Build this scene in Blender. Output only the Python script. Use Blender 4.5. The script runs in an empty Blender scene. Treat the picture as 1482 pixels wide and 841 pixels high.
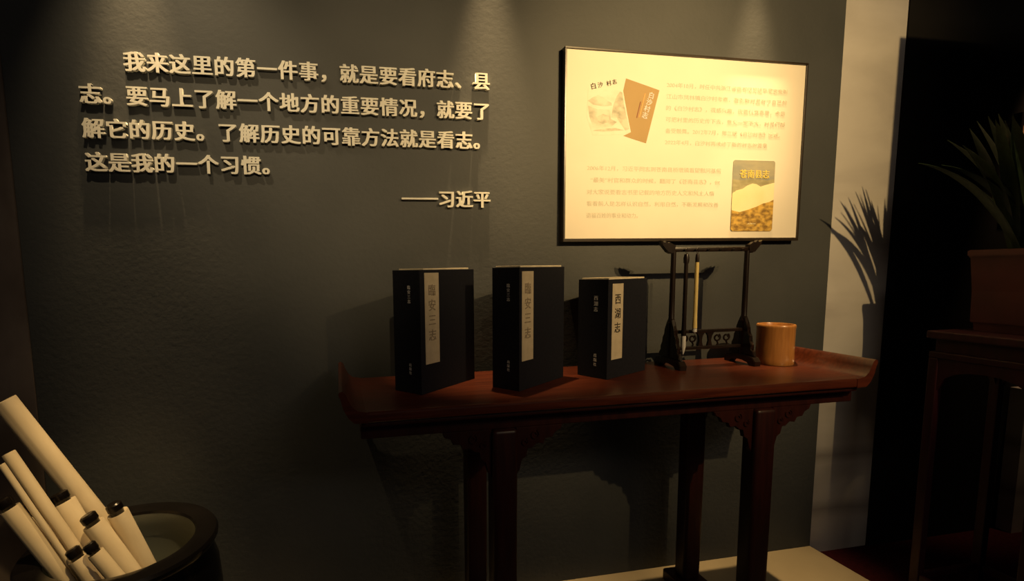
import bpy, bmesh, math, random
from mathutils import Vector, Matrix
random.seed(7)
scene = bpy.context.scene
COL = scene.collection
PI = math.pi

# ------------------------------------------------------------------ camera
cam_data = bpy.data.cameras.new('camera')
cam_data.sensor_fit = 'HORIZONTAL'
cam_data.sensor_width = 36.0
cam_data.lens = 734.03 * 36.0 / 1482.0
cam_data.shift_x = 108.38 / 1482.0
cam_data.shift_y = 51.15 / 1482.0
cam_data.clip_start = 0.02
cam = bpy.data.objects.new('camera', cam_data)
COL.objects.link(cam)
def aim_camera(loc, yaw, pitch, roll):
    y, p, r = (math.radians(v) for v in (yaw, pitch, roll))
    fwd = Vector((math.sin(y)*math.cos(p), math.cos(y)*math.cos(p), -math.sin(p)))
    right = Vector((math.cos(y), -math.sin(y), 0))
    up = right.cross(fwd)
    r2 = right*math.cos(r) + up*math.sin(r)
    u2 = -right*math.sin(r) + up*math.cos(r)
    m = Matrix((r2, u2, -fwd)).transposed().to_4x4()
    m.translation = loc
    cam.matrix_world = m
aim_camera(Vector((0.718, -1.795, 1.256)), 10.965, 6.289, -0.936)
scene.camera = cam

# ------------------------------------------------------------------ world, light, exposure
world = bpy.data.worlds.new('world'); scene.world = world
world.use_nodes = True
world.node_tree.nodes['Background'].inputs[0].default_value = (1.0, 0.88, 0.80, 1)
world.node_tree.nodes['Background'].inputs[1].default_value = 0.017
vs = scene.view_settings
vs.view_transform = 'Standard'; vs.look = 'None'; vs.gamma = 1.0; vs.exposure = 0.0
vs.use_curve_mapping = False

def spot(name, loc, target, watts, color, deg, blend, radius):
    l = bpy.data.lights.new(name, 'SPOT')
    l.energy = watts; l.color = color; l.spot_size = math.radians(deg)
    l.spot_blend = blend; l.shadow_soft_size = radius
    o = bpy.data.objects.new(name, l); COL.objects.link(o)
    o.location = loc
    o.rotation_euler = (Vector(target) - Vector(loc)).to_track_quat('-Z', 'Y').to_euler()
    return o
def added_fill_light(loc, target, watts, color, sx, sy):
    l = bpy.data.lights.new('added_fill_light', 'AREA'); l.shape = 'RECTANGLE'; l.size = sx; l.size_y = sy
    l.energy = watts; l.color = color
    o = bpy.data.objects.new('added_fill_light', l); COL.objects.link(o)
    o.location = loc; o.rotation_euler = (Vector(target) - Vector(loc)).to_track_quat('-Z', 'Y').to_euler()
added_fill_light((2.5, -3.2, 2.72), (2.1, 0, 1.4), 17, (1.0, .80, .60), 1.8, .7)  # added soft fill that lifts the shadows, not a fixture of the room
KEY = (2.62, -2.75, 2.60)
WARM = (1.0, 0.66, 0.27)
spot('track_spotlight_on_table', KEY, (2.16, 0, 1.78), 270, WARM, 59, 1.0, 0.018)
spot('track_spotlight_on_panel', (2.40, -2.75, 2.60), (1.90, 0, 1.84), 330, WARM, 30, 1.0, 0.018)
spot('track_spotlight_on_lettering', (.75, -2.7, 2.68), (.80, 0, 1.74), 150, (1.0, .70, .34), 32, 1.0, 0.02)
spot('ceiling_spot_by_lettering', (.16, -.52, 2.72), (.30, 0, 1.68), 44, (1.0, .72, .38), 58, 1.0, 0.012)
for name, x, w in (('downlight_by_quotation', 0.13, 90), ('downlight_centre', 1.27, 130), ('downlight_by_panel', 2.33, 120)):
    spot(name, (x, -0.10, 2.72), (x, -0.085, 0), w*1.6, (1.0, 0.66, 0.30), 28, 1.0, 0.02)
spot('downlight_over_vat', (.50, -1.15, 2.72), (.02, -.32, .56), 125, WARM, 22, 1.0, 0.02)
spot('downlight_by_far_picture', (3.95, -0.30, 2.70), (3.90, -0.03, 1.75), 40, (1.0, 0.6, 0.3), 34, 0.8, 0.02)

# ------------------------------------------------------------------ materials
def new_mat(name):
    m = bpy.data.materials.new(name); m.use_nodes = True
    nt = m.node_tree
    return m, nt, nt.nodes['Principled BSDF']
def N(nt, typ, **kw):
    n = nt.nodes.new(typ)
    for k, v in kw.items():
        if k in n.inputs: n.inputs[k].default_value = v
        else: setattr(n, k, v)
    return n
def ramp(nt, stops):
    r = nt.nodes.new('ShaderNodeValToRGB')
    els = r.color_ramp.elements
    while len(els) < len(stops): els.new(0.5)
    for e, (p, c) in zip(els, stops):
        e.position = p; e.color = (*c, 1)
    return r
def noise_mat(name, c1, c2, rough=0.6, scale=8.0, stretch=(1, 1, 1), detail=5.0, bump=0.0, bscale=None, spec=0.5, coat=0.0, metal=0.0, lo=0.35, hi=0.65):
    m, nt, b = new_mat(name)
    tc = N(nt, 'ShaderNodeTexCoord'); mp = N(nt, 'ShaderNodeMapping'); mp.inputs['Scale'].default_value = stretch
    nt.links.new(tc.outputs['Object'], mp.inputs['Vector'])
    n = N(nt, 'ShaderNodeTexNoise', Scale=scale, Detail=detail)
    nt.links.new(mp.outputs[0], n.inputs['Vector'])
    r = ramp(nt, [(lo, c1), (hi, c2)])
    nt.links.new(n.outputs['Fac'], r.inputs[0]); nt.links.new(r.outputs[0], b.inputs['Base Color'])
    b.inputs['Roughness'].default_value = rough
    b.inputs['Specular IOR Level'].default_value = spec
    b.inputs['Coat Weight'].default_value = coat
    b.inputs['Coat Roughness'].default_value = 0.15
    b.inputs['Metallic'].default_value = metal
    if bump:
        n2 = N(nt, 'ShaderNodeTexNoise', Scale=bscale or scale*4, Detail=6.0)
        nt.links.new(tc.outputs['Object'], n2.inputs['Vector'])
        bp = N(nt, 'ShaderNodeBump', Strength=bump, Distance=0.004)
        nt.links.new(n2.outputs['Fac'], bp.inputs['Height']); nt.links.new(bp.outputs[0], b.inputs['Normal'])
    return m
M = {}
M['wall'] = noise_mat('grey_plaster', (.052, .057, .060), (.064, .069, .072), .62, 3.0, bump=.22, bscale=70, spec=.3)
M['shade_black_wall'] = noise_mat('shade_black', (.006, .006, .006), (.010, .009, .009), .8, 4.0, spec=.2)  # shade on the right-hand wall is put into this near-black colour
M['ceiling'] = noise_mat('dark_ceiling', (.02, .02, .02), (.03, .03, .03), .9, 3.0)
M['floor'] = noise_mat('red_carpet', (.03, .004, .005), (.045, .006, .008), .95, 60.0, bump=.5, bscale=300, spec=.1)
M['platform'] = noise_mat('pale_stone', (.33, .275, .175), (.41, .34, .22), .4, 2.5, spec=.4)
def marble():
    m, nt, b = new_mat('veined_marble')
    tc = N(nt, 'ShaderNodeTexCoord'); mp = N(nt, 'ShaderNodeMapping'); mp.inputs['Scale'].default_value = (.5, .5, 1.3)
    nt.links.new(tc.outputs['Object'], mp.inputs['Vector'])
    n = N(nt, 'ShaderNodeTexNoise', Scale=3.0, Detail=7.0, Distortion=.4)
    nt.links.new(mp.outputs[0], n.inputs['Vector'])
    r = ramp(nt, [(.30, (.42, .40, .39)), (.47, (.53, .51, .49)), (.62, (.60, .58, .56))])
    nt.links.new(n.outputs['Fac'], r.inputs[0])
    # thin, nearly level dark veins low down on the slab
    sx = N(nt, 'ShaderNodeSeparateXYZ'); nt.links.new(tc.outputs['Object'], sx.inputs[0])
    ad = N(nt, 'ShaderNodeMath', operation='MULTIPLY_ADD'); ad.inputs[1].default_value = .10
    nt.links.new(n.outputs['Fac'], ad.inputs[0]); nt.links.new(sx.outputs['Z'], ad.inputs[2])
    md = N(nt, 'ShaderNodeMath', operation='PINGPONG'); md.inputs[1].default_value = .125
    nt.links.new(ad.outputs[0], md.inputs[0])
    lt = ramp(nt, [(.0, (.60, .58, .58)), (.05, (1, 1, 1))])
    nt.links.new(md.outputs[0], lt.inputs[0])
    hz = N(nt, 'ShaderNodeMath', operation='LESS_THAN'); hz.inputs[1].default_value = .62
    nt.links.new(sx.outputs['Z'], hz.inputs[0])
    mx = N(nt, 'ShaderNodeMix', data_type='RGBA', blend_type='MULTIPLY')
    nt.links.new(hz.outputs[0], mx.inputs[0]); nt.links.new(r.outputs[0], mx.inputs[6]); nt.links.new(lt.outputs[0], mx.inputs[7])
    nt.links.new(mx.outputs[2], b.inputs['Base Color'])
    b.inputs['Roughness'].default_value = .35; b.inputs['Specular IOR Level'].default_value = .3
    return m
M['marble'] = marble()
M['shaded_brown_marble'] = noise_mat('shaded_brown_marble', (.09, .07, .06), (.20, .165, .145), .4, 5.0, (1, 1, .5), spec=.3)  # brownish marble, darkened so the dimness at the left is in its colour
M['redwood'] = noise_mat('red_lacquered_wood', (.055, .010, .0035), (.10, .020, .007), .34, 7.0, (1, 14, 14), spec=.5, coat=.15)
M['darkred'] = noise_mat('dark_red_wood', (.020, .0035, .002), (.035, .006, .0035), .42, 7.0, (8, 8, 1), spec=.4)
M['ebony'] = noise_mat('black_brown_wood', (.006, .003, .002), (.012, .006, .004), .3, 12.0, (6, 6, 1), spec=.5)
M['bookcloth'] = noise_mat('navy_book_cloth', (.006, .007, .013), (.010, .011, .019), .75, 120.0, spec=.25)
M['pages'] = noise_mat('cream_page_edges', (.60, .52, .38), (.74, .66, .50), .85, 30.0, (1, 60, 1))
M['label'] = noise_mat('cream_label_paper', (.50, .43, .31), (.58, .50, .37), .85, 40.0)
M['ink'] = noise_mat('black_ink', (.025, .02, .015), (.04, .03, .02), .8, 40.0)
M['faded_ink'] = noise_mat('faded_ink', (.20, .16, .11), (.32, .26, .19), .8, 90.0)
M['white_print'] = noise_mat('white_print', (.62, .62, .62), (.72, .72, .72), .7, 40.0)
M['gold'] = noise_mat('cream_gold_lettering', (.66, .66, .60), (.74, .73, .66), .5, 12.0, spec=.4)
M['paper'] = noise_mat('poster_paper', (.80, .74, .62), (.83, .77, .65), .55, 5.0, spec=.3)
M['print_grey'] = noise_mat('pale_print', (.54, .52, .41), (.61, .58, .46), .6, 300.0, lo=.4, hi=.6)
M['frame'] = noise_mat('dark_metal_frame', (.02, .014, .010), (.032, .022, .014), .28, 10.0, spec=.6)
M['brown_cover'] = noise_mat('tan_book_cover', (.36, .235, .08), (.41, .265, .095), .6, 5.0)
M['sky_print'] = noise_mat('grey_blue_print', (.27, .28, .24), (.40, .37, .25), .6, 9.0, (1, 1, 3))
M['mount_print'] = noise_mat('grey_green_print', (.33, .30, .16), (.42, .38, .22), .6, 30.0, (1, 1, 3))
M['cloud_print'] = noise_mat('pale_yellow_print', (.86, .76, .42), (.90, .82, .50), .6, 14.0)
M['ground_print'] = noise_mat('brown_ground_print', (.22, .12, .02), (.66, .42, .08), .6, 42.0, (1, 1, 1.6), detail=4.0, lo=.38, hi=.64)
M['yellow_print'] = noise_mat('yellow_print', (.72, .56, .10), (.80, .62, .14), .6, 20.0)
M['red_print'] = noise_mat('dark_red_print', (.20, .06, .02), (.26, .08, .03), .6, 20.0)
M['orange_print'] = noise_mat('orange_print', (.70, .34, .10), (.75, .38, .12), .6, 20.0)
M['sheet'] = noise_mat('faintly_inked_paper', (.80, .74, .62), (.66, .62, .48), .55, 16.0, (1, 1, 1.6), lo=.45, hi=.75)
M['wash1'] = noise_mat('pale_ink_wash', (.74, .69, .55), (.42, .40, .30), .6, 22.0, (1, 1, 1.5), lo=.40, hi=.72)
M['wash2'] = noise_mat('grey_ink_wash', (.66, .62, .48), (.28, .27, .19), .6, 30.0, (1, 1, 1.4), lo=.38, hi=.74)
M['bamboo'] = noise_mat('brown_bamboo', (.34, .145, .038), (.45, .20, .055), .32, 10.0, (10, 10, 1), spec=.5, coat=.2)
M['bamboo_light'] = noise_mat('yellow_bamboo_handle', (.55, .42, .16), (.68, .54, .22), .4, 30.0, (6, 6, 1))
M['bristle'] = noise_mat('grey_white_bristle', (.42, .42, .44), (.62, .62, .62), .8, 120.0, (8, 8, 1))
M['scroll'] = noise_mat('cream_scroll_paper', (.62, .52, .36), (.72, .62, .45), .8, 6.0, (3, 3, 1))
M['knob'] = noise_mat('black_lacquer_knob', (.005, .004, .004), (.009, .007, .006), .25, 10.0, spec=.35)
M['glaze'] = noise_mat('black_brown_glaze', (.004, .0035, .0035), (.007, .006, .006), .2, 6.0, spec=.22)
M['celadon'] = noise_mat('grey_green_glaze', (.17, .19, .17), (.21, .23, .20), .35, 5.0, spec=.4)
M['pot'] = noise_mat('red_clay_pot', (.05, .008, .009), (.075, .012, .013), .55, 9.0)
M['stand_red'] = noise_mat('red_black_lacquer', (.022, .003, .005), (.040, .005, .009), .5, 8.0, (6, 6, 1))
M['leaf'] = noise_mat('dark_green_leaf', (.010, .020, .010), (.020, .036, .016), .45, 14.0, (8, 8, 1), spec=.4)
M['soil'] = noise_mat('dark_soil', (.012, .008, .005), (.02, .014, .008), .95, 60.0)
M['picture_print'] = noise_mat('orange_lit_print', (.62, .36, .16), (.72, .44, .22), .6, 6.0)

# ------------------------------------------------------------------ helpers
def tag(o, label=None, cat=None, group=None, kind=None):
    if label: o['label'] = label
    if cat: o['category'] = cat
    if group: o['group'] = group
    if kind: o['kind'] = kind
    return o
def empty(name, loc, rz=0.0):
    o = bpy.data.objects.new(name, None); COL.objects.link(o)
    o.empty_display_size = 0.05
    o.location = loc; o.rotation_euler = (0, 0, rz)
    return o
class MB:
    def __init__(s): s.bm = bmesh.new()
    def box(s, lo, hi, bev=0.0, seg=2):
        c = [(a+b)/2 for a, b in zip(lo, hi)]; d = [abs(b-a) for a, b in zip(lo, hi)]
        r = bmesh.ops.create_cube(s.bm, size=1.0)
        for v in r['verts']: v.co = Vector((v.co.x*d[0]+c[0], v.co.y*d[1]+c[1], v.co.z*d[2]+c[2]))
        if bev:
            es = list({e for v in r['verts'] for e in v.link_edges})
            bmesh.ops.bevel(s.bm, geom=es, offset=bev, segments=seg, affect='EDGES', profile=0.6)
        return s
    def lathe(s, prof, seg=32, at=(0, 0, 0), closed=False):
        rings = []
        for r, z in prof:
            if r < 1e-6: rings.append([s.bm.verts.new((at[0], at[1], at[2]+z))])
            else: rings.append([s.bm.verts.new((at[0]+r*math.cos(2*PI*k/seg), at[1]+r*math.sin(2*PI*k/seg), at[2]+z)) for k in range(seg)])
        pairs = list(zip(rings, rings[1:])) + ([(rings[-1], rings[0])] if closed else [])
        for a, b in pairs:
            for k in range(seg):
                q = [a[k % len(a)], a[(k+1) % len(a)], b[(k+1) % len(b)], b[k % len(b)]]
                u = []
                for v in q:
                    if v not in u: u.append(v)
                if len(u) > 2: s.bm.faces.new(u)
        return s
    def prism(s, pts, axis, lo, hi, bev=0.0):
        """outline of 2-D points extruded along an axis ('x','y' or 'z') from lo to hi"""
        def P(a, b, c):
            return {'x': (c, a, b), 'y': (a, c, b), 'z': (a, b, c)}[axis]
        A = [s.bm.verts.new(P(a, b, lo)) for a, b in pts]; B = [s.bm.verts.new(P(a, b, hi)) for a, b in pts]
        n = len(pts); fs = [s.bm.faces.new(A[::-1]), s.bm.faces.new(B)]
        for k in range(n): fs.append(s.bm.faces.new((A[k], A[(k+1) % n], B[(k+1) % n], B[k])))
        if bev:
            es = [e for f in fs[:2] for e in f.edges]
            bmesh.ops.bevel(s.bm, geom=es, offset=bev, segments=2, affect='EDGES')
        return s
    def tube(s, pts, rad, seg=12, caps=True):
        pts = [Vector(p) for p in pts]
        if not isinstance(rad, (list, tuple)): rad = [rad]*len(pts)
        rings = []; ref = None
        for i, p in enumerate(pts):
            t = (pts[min(i+1, len(pts)-1)] - pts[max(i-1, 0)]).normalized()
            if ref is None:
                ref = Vector((0, 0, 1)) if abs(t.z) < .9 else Vector((1, 0, 0))
            a = (ref - t*ref.dot(t)).normalized(); b = t.cross(a); ref = a
            rings.append([s.bm.verts.new(p + (a*math.cos(2*PI*k/seg) + b*math.sin(2*PI*k/seg))*rad[i]) for k in range(seg)])
        for A, B in zip(rings, rings[1:]):
            for k in range(seg): s.bm.faces.new((A[k], A[(k+1) % seg], B[(k+1) % seg], B[k]))
        if caps: s.bm.faces.new(rings[0][::-1]); s.bm.faces.new(rings[-1])
        return s
    def build(s, name, mat, parent=None, smooth=False, loc=None):
        bmesh.ops.recalc_face_normals(s.bm, faces=s.bm.faces[:])
        me = bpy.data.meshes.new(name); s.bm.to_mesh(me); s.bm.free()
        me.materials.append(mat)
        if smooth:
            me.polygons.foreach_set('use_smooth', [True]*len(me.polygons))
            try: me.set_sharp_from_angle(angle=math.radians(38))
            except Exception: pass
        o = bpy.data.objects.new(name, me); COL.objects.link(o)
        if parent: o.parent = parent
        if loc: o.location = loc
        return o
def origin_box(name, mat, lo, hi, bev=0.0, parent=None):
    c = ((lo[0]+hi[0])/2, (lo[1]+hi[1])/2, lo[2])
    mb = MB().box([a-b for a, b in zip(lo, c)], [a-b for a, b in zip(hi, c)], bev)
    return mb.build(name, mat, parent, loc=c)

# lettering: glyph outlines -> solid mesh whose face looks along -Y, baseline along +X
def glyph_mesh(name, text, size, depth, mat, bold=(0.0, 0.0), spacing=1.0, line=1.0, align='LEFT', vertical=False):
    cu = bpy.data.curves.new(name, 'FONT')
    cu.body = '\n'.join(text) if vertical else text
    cu.size = 1.0; cu.space_character = spacing; cu.space_line = line; cu.align_x = align
    cu.resolution_u = 3
    to = bpy.data.objects.new(name, cu); COL.objects.link(to)
    bpy.context.view_layer.update()
    dg = bpy.context.evaluated_depsgraph_get()
    cu.extrude = depth/size/2
    bpy.context.view_layer.update()
    dg = bpy.context.evaluated_depsgraph_get()
    me = bpy.data.meshes.new_from_object(to.evaluated_get(dg))
    if bold[0] > 0:                      # heavier strokes: upright strokes grow more than level ones
        bm = bmesh.new()
        for q, (dx, dy) in enumerate(((-1, 1), (1, 1), (-1, -1), (1, -1), (0, 0))):
            n0 = len(bm.verts)
            bm.from_mesh(me); bm.verts.ensure_lookup_table()
            for v in bm.verts[n0:]:
                v.co.x += dx*bold[0]; v.co.y += dy*bold[1]; v.co.z *= 1 + .006*q
        bm.to_mesh(me); bm.free()
    bpy.data.objects.remove(to)
    for v in me.vertices:
        x, y, z = v.co.x, v.co.y, v.co.z
        v.co = (x*size, -(z*size) - depth/2, y*size)
    me.materials.clear(); me.materials.append(mat)
    me.name = name
    return me
def link_mesh(name, me, parent=None, loc=(0, 0, 0)):
    o = bpy.data.objects.new(name, me); COL.objects.link(o)
    o.location = loc
    if parent: o.parent = parent
    return o
def extent(me):
    xs = [v.co.x for v in me.vertices]; zs = [v.co.z for v in me.vertices]
    return min(xs), max(xs), min(zs), max(zs)
def fit_text(name, text, x0, x1, z0, mat, depth, parent, zc=None, height=None):
    """one printed line stretched to run from x0 to x1 with its middle at height z0"""
    me = glyph_mesh(name, text, .02, depth, mat)
    a, b, c, d = extent(me)
    kx = (x1-x0)/(b-a); kz = (height/(d-c)) if height else kx
    for v in me.vertices:
        v.co.x = (v.co.x-a)*kx; v.co.z = (v.co.z-(c+d)/2)*kz
    return link_mesh(name, me, parent, (x0, zc if zc is not None else 0, z0))

# ------------------------------------------------------------------ setting
tag(origin_box('floor', M['floor'], (-3, -5, -.14), (6, .3, -.04)), kind='structure')
tag(origin_box('floor_platform', M['platform'], (-1.2, -1.1, -.04), (2.75, 0, 0), .002), kind='structure')
tag(origin_box('ceiling', M['ceiling'], (-3, -5, 2.78), (6, .3, 2.9)), kind='structure')
tag(origin_box('wall_back', M['wall'], (-.235, 0, 0), (2.75, .1, 2.78)), kind='structure')
tag(origin_box('wall_pilaster_right', M['marble'], (2.7545, .006, -.04), (3.064, .1, 2.78)), kind='structure')
tag(origin_box('wall_pilaster_left', M['shaded_brown_marble'], (-.9, -.006, -.04), (-.237, .1, 2.78)), kind='structure')
tag(origin_box('wall_right', M['shade_black_wall'], (3.065, .0, -.04), (6, .1, 2.78)), kind='structure')
tag(origin_box('wall_partition', M['shade_black_wall'], (2.915, -.82, -.04), (4.6, -.78, 2.3)), kind='structure')
tag(origin_box('trim_1', M['marble'], (3.83, -.06, -.04), (4.9, 0, .66)), kind='structure')

# ------------------------------------------------------------------ raised wall lettering
LINES = ['　　我来这里的第一件事，就是要看府志、县', '志。要马上了解一个地方的重要情况，就要了',
         '解它的历史。了解历史的可靠方法就是看志。', '这是我的一个习惯。']
ORD = ['first', 'second', 'third', 'fourth', 'fifth', 'sixth', 'seventh', 'eighth', 'ninth', 'tenth', 'eleventh', 'twelfth', 'thirteenth',
       'fourteenth', 'fifteenth', 'sixteenth', 'seventeenth', 'eighteenth', 'nineteenth', 'twentieth']
CELL, PITCH, ZROW = .065, .1008, 1.907
LETTER_SIZE, LETTER_DEPTH = .0625, .014
glyphs = {}
def raised(ch, xc, zc, label):
    if ch not in glyphs:
        me = glyph_mesh('raised_character', ch, LETTER_SIZE, LETTER_DEPTH, M['gold'], bold=(.036, .011))
        if ch == '—':
            me = MB().box((-.033, -LETTER_DEPTH, -.003), (.033, 0, .003), .0008).build('t', M['gold']).data
            bpy.data.objects.remove([o for o in COL.objects if o.data == me][0])
        glyphs[ch] = me
    me = glyphs[ch]
    nm = {'，': 'raised_comma', '、': 'raised_comma', '。': 'raised_full_stop', '—': 'raised_dash'}.get(ch, 'raised_character')
    if ch == '—': off = (0, 0)
    elif ch in '，、。': off = (-LETTER_SIZE*.5, -LETTER_SIZE*.38)
    else: off = (-LETTER_SIZE*.5, -LETTER_SIZE*.38)
    o = link_mesh(nm, me, None, (xc+off[0], 0, zc+off[1]))
    kind = {'raised_comma': 'comma', 'raised_full_stop': 'full stop', 'raised_dash': 'dash'}.get(nm, 'character')
    tag(o, label.replace('KIND', kind), 'lettering', 'raised characters on the grey wall')
ROWN = ['top', 'second', 'third', 'fourth']
for r, ln in enumerate(LINES):
    k = 0
    for i, ch in enumerate(ln):
        if ch == '　': continue
        raised(ch, i*CELL, ZROW - r*PITCH, 'raised cream KIND, %s sign of the %s line of wall lettering' % (ORD[k], ROWN[r]))
        k += 1
for i, ch in ((15.05, '—'), (16.03, '—'), (17, '习'), (18, '近'), (19, '平')):
    raised(ch, i*CELL, ZROW - 4*PITCH, 'raised cream KIND, %s sign of the short signature line below the quotation' % ORD[[15.05, 16.03, 17, 18, 19].index(i)])

# ------------------------------------------------------------------ framed information panel
PX0, PX1, PZ0, PZ1 = 1.537, 2.557, 1.351, 2.036
panel = empty('information_panel', (0, 0, 0))
tag(panel, 'large lit framed information panel with printed text and two book covers', 'panel')
fr = MB(); w = .007
for lo, hi in (((PX0, -.032, PZ0), (PX1, 0, PZ0+.012)), ((PX0, -.032, PZ1-w), (PX1, 0, PZ1)),
               ((PX0, -.032, PZ0+.012), (PX0+w, 0, PZ1-w)), ((PX1-w, -.032, PZ0+.012), (PX1, 0, PZ1-w))):
    fr.box(lo, hi, .0012)
fr.build('frame', M['frame'], panel)
MB().box((PX0+w, -.026, PZ0+.012), (PX1-w, -.004, PZ1-w)).build('printed_board', M['paper'], panel)
YP = -.0262
P1 = ['2004年10月，时任中共浙江省委书记习近平同志来到', '江山市凤林镇白沙村考察，看到新村里有了自己的', '的《白沙村志》，很感兴趣，说要认真看看，今后',
      '可把村里的历史传下去，意义一定不大，村民们都', '备受鼓舞。2012年7月，第二版《白沙村志》出版。', '2022年4月，白沙村再续修了新的村志的篇章']
P2 = ['2006年12月，习近平同志到苍南县桥墩镇看望慰问基层', '“最美”村官和群众的时候，翻阅了《苍南县志》，他', '对大家说要看志书里记载的地方历史人文和风土人情',
      '看看前人是怎样认识自然，利用自然，不断发展和改善', '造福百姓的事业和动力。']
t1 = empty('text_paragraph', (0, 0, 0)); t1.parent = panel
t2 = empty('text_paragraph', (0, 0, 0)); t2.parent = panel
for i, (ln, x1) in enumerate(zip(P1, (2.471, 2.471, 2.466, 2.468, 2.448, 2.392))):
    fit_text('text_line', ln, 1.945, x1, 1.926-i*.0412, M['print_grey'], .0006, t1, YP, .0185)
for i, (ln, x1) in enumerate(zip(P2, (2.191, 2.188, 2.165, 2.185, 1.84))):
    fit_text('text_line', ln, 1.630 if i != 1 else 1.645, x1, 1.619-i*.0428, M['print_grey'], .0006, t2, YP, .0185)
# tan cover, leaning, with the ink landscape sheet over its left edge
bc = MB().prism([(1.778, 1.940), (1.915, 1.905), (1.866, 1.713), (1.772, 1.737), (1.803, 1.751), (1.786, 1.82), (1.768, 1.896)], 'y', YP-.0003, YP).build('printed_book_cover', M['brown_cover'], panel)
ME = lambda nm, tx, sz, mt: glyph_mesh(nm, tx, sz, .0006, mt)
for k, ch in enumerate('白沙村志'):
    o = link_mesh('cover_title', glyph_mesh('cover_title', ch, .025, .0006, M['white_print'], bold=(.02, .01)), bc, (1.868-.008*k, YP-.0004, 1.879-.024*k))
    o.rotation_euler = (0, math.radians(14), 0)
for (x, z, ln, mt) in ((1.838, 1.842, .060, 'red_print'), (1.852, 1.858, .088, 'orange_print')):
    o = MB().box((-.002, -.0006, -ln/2), (.002, 0, ln/2)).build('cover_line', M[mt], bc, loc=(x-.006, YP-.0004, z-.01)); o.rotation_euler = (0, math.radians(14), 0)
MB().prism([(1.63, 1.90), (1.768, 1.896), (1.779, 1.845), (1.803, 1.751), (1.775, 1.742), (1.65, 1.735), (1.625, 1.80)], 'y', YP-.0002, YP+.0001).build('landscape_sheet', M['sheet'], panel)
ls = empty('ink_landscape', (0, 0, 0)); ls.parent = panel
YL = YP-.0002
for q_, (pts, mt) in enumerate((([(1.628, 1.855), (1.648, 1.868), (1.668, 1.876), (1.688, 1.870), (1.706, 1.858), (1.722, 1.852), (1.725, 1.842), (1.69, 1.838), (1.65, 1.842)], 'wash1'),
                ([(1.722, 1.800), (1.730, 1.845), (1.742, 1.875), (1.755, 1.893), (1.764, 1.890), (1.772, 1.85), (1.785, 1.80), (1.796, 1.762), (1.78, 1.756), (1.765, 1.775), (1.745, 1.80)], 'wash2'),
                ([(1.630, 1.838), (1.668, 1.826), (1.718, 1.828), (1.720, 1.795), (1.745, 1.785), (1.72, 1.765), (1.648, 1.772), (1.636, 1.80)], 'wash1'),
                ([(1.668, 1.802), (1.69, 1.812), (1.712, 1.805), (1.716, 1.785), (1.69, 1.776), (1.67, 1.782)], 'wash2'),
                ([(1.648, 1.752), (1.70, 1.760), (1.74, 1.764), (1.775, 1.757), (1.735, 1.754), (1.69, 1.750)], 'wash2'))):
    MB().prism(pts, 'y', YL-.0001*(q_+1), YL).build('ink_wash', M[mt], ls)
for k, (ch, x, z, sz) in enumerate(zip('白沙村志', (1.640, 1.668, 1.702, 1.725), (1.895, 1.902, 1.910, 1.917), (.024, .021, .020, .018))):
    o = link_mesh('brush_title', ME('brush_title', ch, sz, M['ink']), ls, (x, YL-.0006, z)); o.rotation_euler = (0, math.radians(-14), 0)
# second cover: hillside under cloud
cv = empty('landscape_book_cover', (0, 0, 0)); cv.parent = panel
YC = YP-.0005
def rrect(x0, x1, z0, z1, r=.008):
    pts = []
    for cx, cz, a in ((x1-r, z1-r, 0), (x0+r, z1-r, 90), (x0+r, z0+r, 180), (x1-r, z0+r, 270)):
        for q in (0, 45, 90): pts.append((cx+r*math.cos(math.radians(a+q)), cz+r*math.sin(math.radians(a+q))))
    return pts
MB().prism(rrect(2.243, 2.433, 1.388, 1.662), 'y', YC-.001, YP).build('cover_sky', M['sky_print'], cv)
MB().prism([(2.2431, 1.52), (2.2431, 1.588), (2.29, 1.585), (2.35, 1.592), (2.40, 1.586), (2.4329, 1.592), (2.4329, 1.52)], 'y', YC-.0015, YC-.001).build('cover_mountain', M['mount_print'], cv)
MB().prism([(2.2431, 1.44), (2.2431, 1.534), (2.262, 1.546), (2.29, 1.553), (2.31, 1.566), (2.333, 1.574), (2.352, 1.571), (2.37, 1.562), (2.39, 1.568), (2.4329, 1.578), (2.4329, 1.44)], 'y', YC-.002, YC-.0015).build('cover_cloud', M['cloud_print'], cv)
MB().prism([(2.2433, 1.397), (2.2433, 1.470), (2.28, 1.463), (2.315, 1.472), (2.355, 1.484), (2.385, 1.497), (2.41, 1.502), (2.4327, 1.512), (2.4327, 1.397), (2.425, 1.389), (2.251, 1.389)], 'y', YC-.0025, YC-.002).build('cover_hillside', M['ground_print'], cv)
tt = glyph_mesh('cover_title', '苍南县志', .034, .0006, M['yellow_print'], bold=(.02, .01)); link_mesh('cover_title', tt, cv, (2.272, YC-.0026, 1.597))
fit_text('cover_imprint', '出版社', 2.318, 2.356, 1.418, M['cloud_print'], .0005, cv, YC-.0026, .006)

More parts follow.
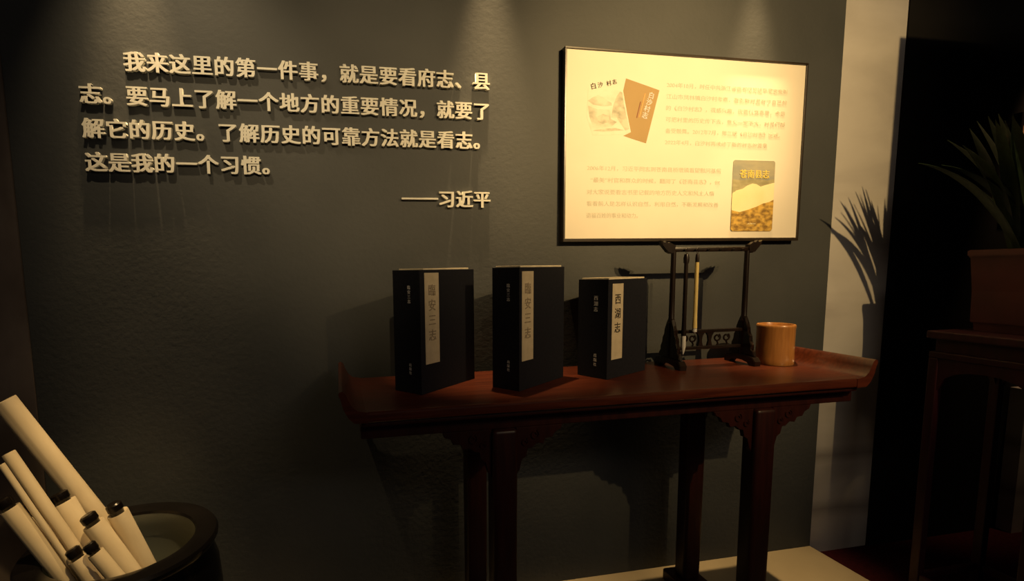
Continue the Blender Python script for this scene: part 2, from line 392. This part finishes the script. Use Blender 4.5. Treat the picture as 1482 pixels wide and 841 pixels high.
# ------------------------------------------------------------------ altar table
T = empty('altar_table', (1.545, -.285, 0))
tag(T, 'long dark red wooden altar table with upturned ends, against the grey wall', 'table')
def rel(mb): 
    for v in mb.bm.verts: v.co -= Vector((1.545, -.285, 0))
    return mb
TX0, TX1, TY0, TY1, TZ = .752, 2.340, -.510, -.075, .895
rel(MB().box((TX0, TY0, TZ-.030), (TX1, TY1, TZ), .008, 3)).build('tabletop', M['redwood'], T)
rel(MB().box((TX0+.012, TY0+.012, TZ-.044), (TX1-.012, TY1-.012, TZ-.030), .005)).build('moulding', M['darkred'], T)
for sx, ex in ((-1, TX0), (1, TX1)):      # everted flange rising and curling outward at each end
    top = [(-.030, TZ-.001), (-.004, TZ+.004), (.010, TZ+.016), (.019, TZ+.034), (.026, TZ+.052), (.034, TZ+.058), (.042, TZ+.055)]
    bot = [(.043, TZ+.046), (.038, TZ+.036), (.033, TZ+.012), (.021, TZ-.012), (.006, TZ-.028), (-.030, TZ-.0295)]
    rel(MB().prism([(ex + sx*a, z) for a, z in top+bot], 'y', TY0-.0015, TY1+.0015)).build('end_flange', M['redwood'], T, smooth=True)
AX0, AX1 = TX0+.012, TX1+.016
for y0 in (-.458, -.130):
    rel(MB().box((AX0, y0, .806), (AX1, y0+.022, TZ-.044), .003)).build('apron', M['darkred'], T)
for x0 in (AX0, AX1-.022):
    rel(MB().box((x0, -.436, .806), (x0+.022, -.108, TZ-.044), .003)).build('side_apron', M['darkred'], T)
LX = (1.165, 2.022)
for y in (-.445, -.140):
    for x in LX:
        lg = MB(); 
        for z0, z1, hw in ((.045, .806, .035),):
            lg.box((x-hw, y-.030, z0), (x+hw, y+.030, z1), .012, 3)
        lg = rel(lg)
        for v in lg.bm.verts:
            f = 1.0 + .10*max(0, (v.co.z-.2))      # slightly stouter under the apron
            v.co.x = (v.co.x+1.545-x)*f + x-1.545
        lg.build('leg', M['darkred'], T, smooth=True)
        # carved cloud-shaped spandrels either side of each leg
        for sx in (-1, 1):
            yo = y-.006
            pts = [(x+sx*.036, .806), (x+sx*.178, .806), (x+sx*.172, .792), (x+sx*.152, .786), (x+sx*.148, .770), (x+sx*.124, .770), (x+sx*.120, .752),
                   (x+sx*.098, .758), (x+sx*.086, .742), (x+sx*.070, .744), (x+sx*.068, .718), (x+sx*.052, .712), (x+sx*.048, .680), (x+sx*.036, .664)]
            sp = MB().prism(pts, 'y', yo-.008, yo+.008, .002)
            s_ = rel(sp).build('spandrel', M['darkred'], T)
            sc = MB()
            for cx, cz, rr in ((x+sx*.092, .782, .014), (x+sx*.062, .762, .011)):
                sc.tube([(cx+rr*math.cos(q*PI/6)*(.45+.55*q/14), yo-.009, cz+rr*math.sin(q*PI/6)*(.45+.55*q/14)) for q in range(15)], .003, 6)
            rel(sc).build('carved_scroll', M['darkred'], s_)
for x in LX:
    rel(MB().box((x-.060, -.520, 0), (x+.060, -.072, .046), .010, 3)).build('foot_rail', M['darkred'], T)

# ------------------------------------------------------------------ boxed book sets
def book(loc, deg, w, t, h, title, lx0, lw, lz0, lz1, spine_hi, spine_lo, label, px=.006):
    B = empty('boxed_book_set', loc, math.radians(deg))
    tag(B, label, 'book', 'blue cloth book cases on the altar table')
    e = .004
    MB().box((0, 0, 0), (w, e, h), .001).build('front_board', M['bookcloth'], B)
    MB().box((0, t-e, 0), (w, t, h), .001).build('back_board', M['bookcloth'], B)
    sp = MB().box((0, e, 0), (e, t-e, h), .001).build('spine_board', M['bookcloth'], B)
    MB().box((w-e, e, 0), (w, t-e, h), .001).build('fore_edge_flap', M['bookcloth'], B)
    MB().box((e+.001+px, e+.001, .003), (w-e-.001-px, t-e-.001, h+.0045), .0012).build('page_block', M['pages'], B)
    lb = MB().box((lx0, -.0012, lz0), (lx0+lw, 0, lz1), .0004).build('title_label', M['label'], B)
    n = len(title); step = (.046 if n == 3 else .044)
    for k, ch in enumerate(title):
        me = glyph_mesh('title_character', ch, .036, .0006, M['ink'] if n == 3 else M['faded_ink'], bold=(.014, .008))
        a, b, c_, d = extent(me)
        link_mesh('title_character', me, lb, (lx0+lw/2-(a+b)/2, -.0012, lz1-.050-k*step-(c_+d)/2))
    for text, z0, size, st in ((spine_hi[0], spine_hi[1], spine_hi[2], spine_hi[3]), (spine_lo[0], spine_lo[1], spine_lo[2], spine_lo[3])):
        for k, ch in enumerate(text):
            me = glyph_mesh('spine_character', ch, size, .0005, M['white_print'], bold=(.01, .006))
            a, b, c_, d = extent(me)
            o = link_mesh('spine_character', me, sp, (0, t*.40+(a+b)/2, z0-k*st-(c_+d)/2))
            o.rotation_euler = (0, 0, -PI/2)
    return B
book((.946, -.369, TZ), 40.7, .273, .105, .362, '臨安三志', .020, .066, .086, .353, ('臨安三志', .312, .012, .0135), ('出版社', .085, .010, .012),
     'dark blue cloth book case with four-character cream label, farthest from the brush pot', .018)
book((1.232, -.401, TZ), 36.5, .263, .097, .365, '臨安三志', .012, .062, .088, .353, ('臨安三志', .312, .012, .0135), ('出版社', .085, .010, .012),
     'dark blue cloth book case with cream label, middle one of three on the altar table')
book((1.556, -.324, TZ), 27.5, .233, .112, .322, '西湖志', .022, .062, .062, .308, ('西湖志', .262, .016, .018), ('出版社', .075, .012, .015),
     'smaller blue book case with three-character cream label, beside the brush rack')

# ------------------------------------------------------------------ brush rack and hanging brushes
R = empty('brush_rack', (2.028, -.19, TZ))
tag(R, 'black carved wooden brush rack standing on the altar table beside the bamboo pot', 'brush rack')
HX = .149
for sx in (-1, 1):
    x = sx*HX
    MB().lathe([(0, .02), (.0100, .02), (.0100, .155), (.0125, .160), (.0098, .168), (.0094, .25), (.0086, .412), (0, .412)], 14, (x, 0, 0)).build('post', M['ebony'], R, smooth=True)
    ft = MB().prism([(-.072, 0), (-.046, 0), (-.040, .012), (-.012, .016), (.012, .016), (.040, .012), (.046, 0), (.072, 0), (.074, .016), (.062, .030), (.030, .036), (-.030, .036), (-.062, .030), (-.074, .016)], 'x', x-.014, x+.014, .002)
    ft.build('foot', M['ebony'], R)
    for sy in (-1, 1):
        pts = [(sy*.008, .034), (sy*.060, .034), (sy*.056, .050), (sy*.044, .058), (sy*.048, .074), (sy*.036, .088), (sy*.038, .106), (sy*.026, .118), (sy*.028, .136), (sy*.018, .150), (sy*.012, .172), (sy*.008, .176)]
        MB().prism(pts, 'x', x-.007, x+.007, .002).build('carved_bracket', M['ebony'], R)
tb = MB().box((-.165, -.007, .410), (.165, .007, .426), .004)
tb.build('top_bar', M['ebony'], R, smooth=True)
for sx in (-1, 1):
    pts = [(sx*.150, .406), (sx*.165, .404), (sx*.178, .410), (sx*.186, .420), (sx*.200, .434), (sx*.205, .450), (sx*.196, .444), (sx*.190, .440), (sx*.186, .450), (sx*.178, .440), (sx*.168, .444), (sx*.160, .436), (sx*.146, .434)]
    MB().prism(pts, 'y', -.009, .009, .002).build('carved_finial', M['ebony'], R)
for z in (.126, .066):
    MB().box((-HX, -.006, z-.006), (HX, .006, z+.006), .002).build('lower_rail', M['ebony'], R)
orn = []
for cx in (-.095, -.062, .040, .078):
    mb = MB()
    mb.tube([(cx+.014*math.cos(q*PI/7)*(.5+.5*q/16), 0, .100+.014*math.sin(q*PI/7)*(.5+.5*q/16)) for q in range(17)], .0034, 6)
    mb.tube([(cx, 0, .088), (cx+.004, 0, .078), (cx, 0, .070)], .0034, 6)
    mb.build('carved_scroll', M['ebony'], R)
for cx in (-.030, .008):
    MB().prism([(cx-.016, .120), (cx+.016, .120), (cx+.008, .108), (cx+.005, .090), (cx+.010, .072), (cx-.010, .072), (cx-.005, .090), (cx-.008, .108)], 'y', -.004, .004).build('carved_strut', M['ebony'], R)
for px in (-.112, -.069, -.02, .03, .08, .12):
    MB().tube([(px, -.006, .417), (px, -.016, .416), (px, -.019, .419)], .0026, 8).build('hook', M['ebony'], R)

def brush(x, y, ztop, zfer, ztip, r, handle_mat, capr, label):
    b = empty('writing_brush', (x, y, ztip))
    tag(b, label, 'brush', 'brushes hanging from the rack')
    L, F = ztop-ztip, zfer-ztip
    MB().lathe([(0, F), (r*1.15, F), (r*1.1, F+.01), (r*.95, F+.05), (r*.9, L-.032), (0, L-.032)], 14).build('handle', handle_mat, b, smooth=True)
    MB().lathe([(0, L-.034), (capr, L-.034), (capr*1.05, L-.016), (capr*.8, L-.004), (0, L)], 14).build('end_cap', M['ebony'], b, smooth=True)
    MB().lathe([(0, 0), (r*.45, .008), (r*1.1, F*.45), (r*1.05, F-.001), (0, F-.001)], 14).build('bristles', M['bristle'], b, smooth=True)
    lp = MB(); lp.tube([(.0035*math.sin(q*PI/6), 0, L+.008-.010*math.cos(q*PI/6)) for q in range(13)], .0007, 5); lp.build('hanging_loop', M['ebony'], b)
brush(2.028-.112, -.209, 1.300, 1.010, .938, .0075, M['ebony'], .0092, 'dark handled writing brush with pale bristles hanging from the black rack')
brush(2.028-.069, -.209, 1.300, 1.035, 1.012, .0072, M['bamboo_light'], .0064, 'yellow bamboo writing brush with dark cap hanging from the black rack')

# ------------------------------------------------------------------ bamboo brush pot
bp = empty('brush_pot', (2.282, -.226, TZ))
tag(bp, 'round brown bamboo brush pot standing open on the altar table', 'brush pot')
MB().lathe([(0, 0), (.0585, 0), (.0605, .003), (.0605, .02), (.060, .07), (.0605, .130), (.0615, .135), (.0615, .142), (.0595, .145), (.0545, .145), (.053, .142), (.052, .02), (0, .018)], 48).build('body', M['bamboo'], bp, smooth=True)

# ------------------------------------------------------------------ vat of scrolls
VX, VY = .105, -.31
vat = empty('scroll_vat', (VX, VY, 0))
tag(vat, 'black glazed round vat holding rolled scrolls in front of the grey wall', 'vat')
MB().lathe([(0, 0), (.170, 0), (.176, .01), (.205, .10), (.236, .22), (.247, .34), (.241, .42), (.226, .468), (.224, .482), (.236, .492), (.2425, .503), (.2435, .512), (.238, .520), (.215, .5235), (.195, .5225), (.184, .518), (.1805, .510)], 72).build('body', M['glaze'], vat, smooth=True)
MB().lathe([(.181, .511), (.183, .495), (.196, .46), (.216, .42), (.232, .34), (.222, .22), (.192, .10), (.165, .03), (0, .02)], 72).build('inner_wall', M['celadon'], vat, smooth=True)
def scroll(A, B, r, knob, label, kr=.76, kl=.030):
    A, B = Vector(A), Vector(B); d = B-A; L = d.length
    s = empty('rolled_scroll', A)
    s.rotation_mode = 'QUATERNION'; s.rotation_quaternion = d.to_track_quat('Z', 'Y')
    tag(s, label, 'scroll', 'rolled scrolls in the vat')
    mb = MB(); seg = 40                      # the paper roll: a spiral sheet closed by a slightly sunken end
    prof = [(r*.55, .006), (r*.90, .001), (r*.97, 0), (r, .003), (r, L-.003), (r*.96, L), (0, L)]
    mb.lathe(prof if knob else [(r*.18, .004), (r*.55, .003)] + prof[1:], seg)
    for v in mb.bm.verts:                     # the loose outer edge of the sheet stands a little proud
        a = math.atan2(v.co.y, v.co.x)
        f = 1 + .05*((a+PI)/(2*PI)-.5)
        v.co.x *= f; v.co.y *= f
    mb.build('paper_roll', M['scroll'], s, smooth=True)
    if knob:
        MB().lathe([(0, -kl), (r*kr*.75, -kl), (r*kr, -kl+.004), (r*kr, -.010), (r*kr*.86, -.006), (r*kr*.8, .008), (0, .008)], 24).build('roller_knob', M['knob'], s, smooth=True)
    return s
scroll((-.178, -.2551, .9242), (.2047, -.1727, .1464), .028, False, 'longest cream scroll leaning out of the vat, rising highest of all')
scroll((-.0428, -.2905, .6392), (.2048, -.3351, .0991), .0290, True, 'cream scroll with black knob close under the longest scroll')
scroll((-.1321, -.3408, .8044), (.1549, -.3816, .2557), .0158, False, 'slender cream scroll without knob, second tallest in the vat')
scroll((-.1247, -.3837, .7907), (.199, -.4022, .1154), .0076, False, 'thinnest cream roll lying along the slender scroll')
scroll((-.0936, -.3395, .6312), (.0744, -.2941, .2283), .0144, True, 'narrow cream scroll with black knob behind the thick foremost scroll')
scroll((-.111, -.395, .679), (.109, -.375, .24), .0225, True, 'thick cream scroll at the outer edge of the vat opening')
scroll((.0527, -.3508, .5970), (.2736, -.3311, .1479), .0265, True, 'cream scroll with black knob in the middle of the vat opening')
scroll((.0906, -.2965, .5973), (.2116, -.2682, .2179), .0267, True, 'cream scroll with tilted black knob, nearest the bare celadon wall of the vat')
scroll((.0374, -.4095, .5355), (.1670, -.4254, .2982), .0228, True, 'short cream scroll with black knob, lowest at the front rim')
scroll((.0883, -.4314, .5565), (.2483, -.4373, .29), .0190, True, 'short cream scroll wedged between two thicker scrolls at the front rim', kr=.82)

# ------------------------------------------------------------------ plant stand, pot and plant
ST = empty('plant_stand', (2.98, -.515, -.04))
tag(ST, 'tall dark red lacquered square plant stand carrying a clay pot', 'stand')
sx0, sx1, sy0, sy1 = -.165, .165, -.165, .165
MB().box((sx0-.008, sy0-.008, 1.022), (sx1+.008, sy1+.008, 1.050), .006, 3).build('top', M['stand_red'], ST)
MB().box((sx0+.012, sy0+.012, .975), (sx1-.012, sy1-.012, 1.022), .002).build('waist', M['stand_red'], ST)
MB().box((sx0, sy0, .952), (sx1, sy1, .975), .004).build('shoulder_moulding', M['stand_red'], ST)
arch = [(.142, .952), (.142, .820), (.128, .850), (.112, .885), (.080, .905), (.040, .914), (0, .918)]
full = arch + [(-a, z) for a, z in arch[::-1][1:]]
for ax, pos in (('x', sx0+.004), ('x', sx1-.020), ('y', sy0+.004), ('y', sy1-.020)):
    MB().prism(full, ax, pos, pos+.016, .001).build('arched_apron', M['stand_red'], ST)
for a in (-1, 1):
    for b in (-1, 1):
        MB().box((a*.150-.015, b*.150-.015, 0), (a*.150+.015, b*.150+.015, .952), .004).build('leg', M['stand_red'], ST)
MB().box((sx0+.03, sy0+.005, .10), (sx1-.03, sy0+.02, .125), .002).box((sx0+.03, sy1-.02, .10), (sx1-.03, sy1-.005, .125), .002).box((sx0+.005, sy0+.03, .10), (sx0+.02, sy1-.03, .125), .002).box((sx1-.02, sy0+.03, .10), (sx1-.005, sy1-.03, .125), .002).build('foot_rail', M['stand_red'], ST)

PT = empty('flower_pot', (3.005, -.487, 1.010))
tag(PT, 'square reddish clay flower pot on the dark plant stand', 'pot')
pb = MB()
def sq(hw, z): return [pb.bm.verts.new((a*hw, b*hw, z)) for a, b in ((-1, -1), (1, -1), (1, 1), (-1, 1))]
rings = [sq(.082, 0), sq(.100, .262), sq(.106, .262), sq(.106, .285), sq(.094, .285), sq(.090, .03)]
pb.bm.faces.new(rings[0][::-1]); pb.bm.faces.new(rings[-1])
for A_, B_ in zip(rings, rings[1:]):
    for k in range(4): pb.bm.faces.new((A_[k], A_[(k+1) % 4], B_[(k+1) % 4], B_[k]))
bmesh.ops.bevel(pb.bm, geom=[e for e in pb.bm.edges], offset=.003, segments=2, affect='EDGES')
pb.build('body', M['pot'], PT)
MB().box((-.088, -.088, .24), (.088, .088, .262), .004).build('soil', M['soil'], PT)
PL = empty('potted_plant', (3.005, -.487, 1.262))
tag(PL, 'dark green plant with long pointed leaves growing in the square pot', 'plant')
def leaf(tip, bend, width, base=(0, 0)):
    b0 = Vector((base[0], base[1], 0)); tp = Vector(tip) - Vector((3.005, -.487, 1.262))
    mid = b0.lerp(tp, .5) + Vector((0, 0, bend)) - Vector((tp.x, tp.y, 0))*.12
    n = 14; bm = MB(); prev = None
    side = Vector((-(tp.y), tp.x, 0))
    side = side.normalized() if side.length > .01 else Vector((1, 0, 0))
    for k in range(n+1):
        t = k/n
        p = b0*(1-t)**2 + mid*2*t*(1-t) + tp*t*t
        w = 1.75*width*(.45+.55*min(1, t*3))*(1-max(0, (t-.45)/.55)**2.2)+.0006
        tan = ((mid-b0)*(1-t) + (tp-mid)*t).normalized()
        nr = side.cross(tan).normalized()
        ring = [bm.bm.verts.new(p+side*w+nr*w*.35), bm.bm.verts.new(p+nr*.0012), bm.bm.verts.new(p-side*w+nr*w*.35), bm.bm.verts.new(p-nr*.0012)]
        if prev:
            for q in range(4): bm.bm.faces.new((prev[q], prev[(q+1) % 4], ring[(q+1) % 4], ring[q]))
        else: bm.bm.faces.new(ring[::-1])
        prev = ring
    bm.bm.faces.new(prev)
    bm.build('leaf', M['leaf'], PL, smooth=True)
K = Vector(KEY)
def toward_key(sx_, sz_, y):
    S = Vector((sx_, 0, sz_)); return S + (K-S)*(y/K.y)
for k, (sx_, sz_, y, bend, wd) in enumerate((
        (2.917, 1.567, -.45, .06, .012), (2.832, 1.532, -.42, .07, .012), (2.792, 1.517, -.38, .09, .012), (2.862, 1.505, -.52, .06, .011),
        (2.690, 1.440, -.36, .13, .012), (2.742, 1.405, -.40, .13, .012), (2.751, 1.390, -.48, .12, .010), (2.800, 1.470, -.55, .09, .011),
        (2.866, 1.556, -.45, .06, .011), (2.815, 1.500, -.50, .08, .011), (2.898, 1.578, -.40, .05, .011), (2.772, 1.450, -.44, .11, .011), (2.935, 1.535, -.46, .05, .010),
        (2.950, 1.520, -.40, .05, .012), (2.985, 1.500, -.48, .05, .012), (3.020, 1.530, -.52, .05, .013), (3.06, 1.490, -.44, .07, .013),
        (3.12, 1.44, -.50, .09, .013), (2.89, 1.545, -.60, .05, .012), (3.18, 1.40, -.40, .10, .013), (2.97, 1.46, -.65, .07, .012), (2.90, 1.42, -.33, .08, .012))):
    a = k*2.4
    leaf(toward_key(sx_, sz_, y), bend, wd, (.035*math.cos(a), .035*math.sin(a)))

# ------------------------------------------------------------------ far framed picture on the wall coloured dark for shade
FP = empty('framed_picture', (0, 0, 0))
tag(FP, 'framed orange picture hanging on the dark shaded wall beyond the plant', 'picture')
f2 = MB()
for lo, hi in (((3.675, -.03, 1.52), (4.6, 0, 1.545)), ((3.675, -.03, 1.875), (4.6, 0, 1.9)), ((3.675, -.03, 1.545), (3.69, 0, 1.875)), ((4.585, -.03, 1.545), (4.6, 0, 1.875))):
    f2.box(lo, hi, .002)
f2.build('frame', M['frame'], FP)
MB().box((3.69, -.02, 1.545), (4.585, -.002, 1.875)).build('picture_sheet', M['picture_print'], FP)
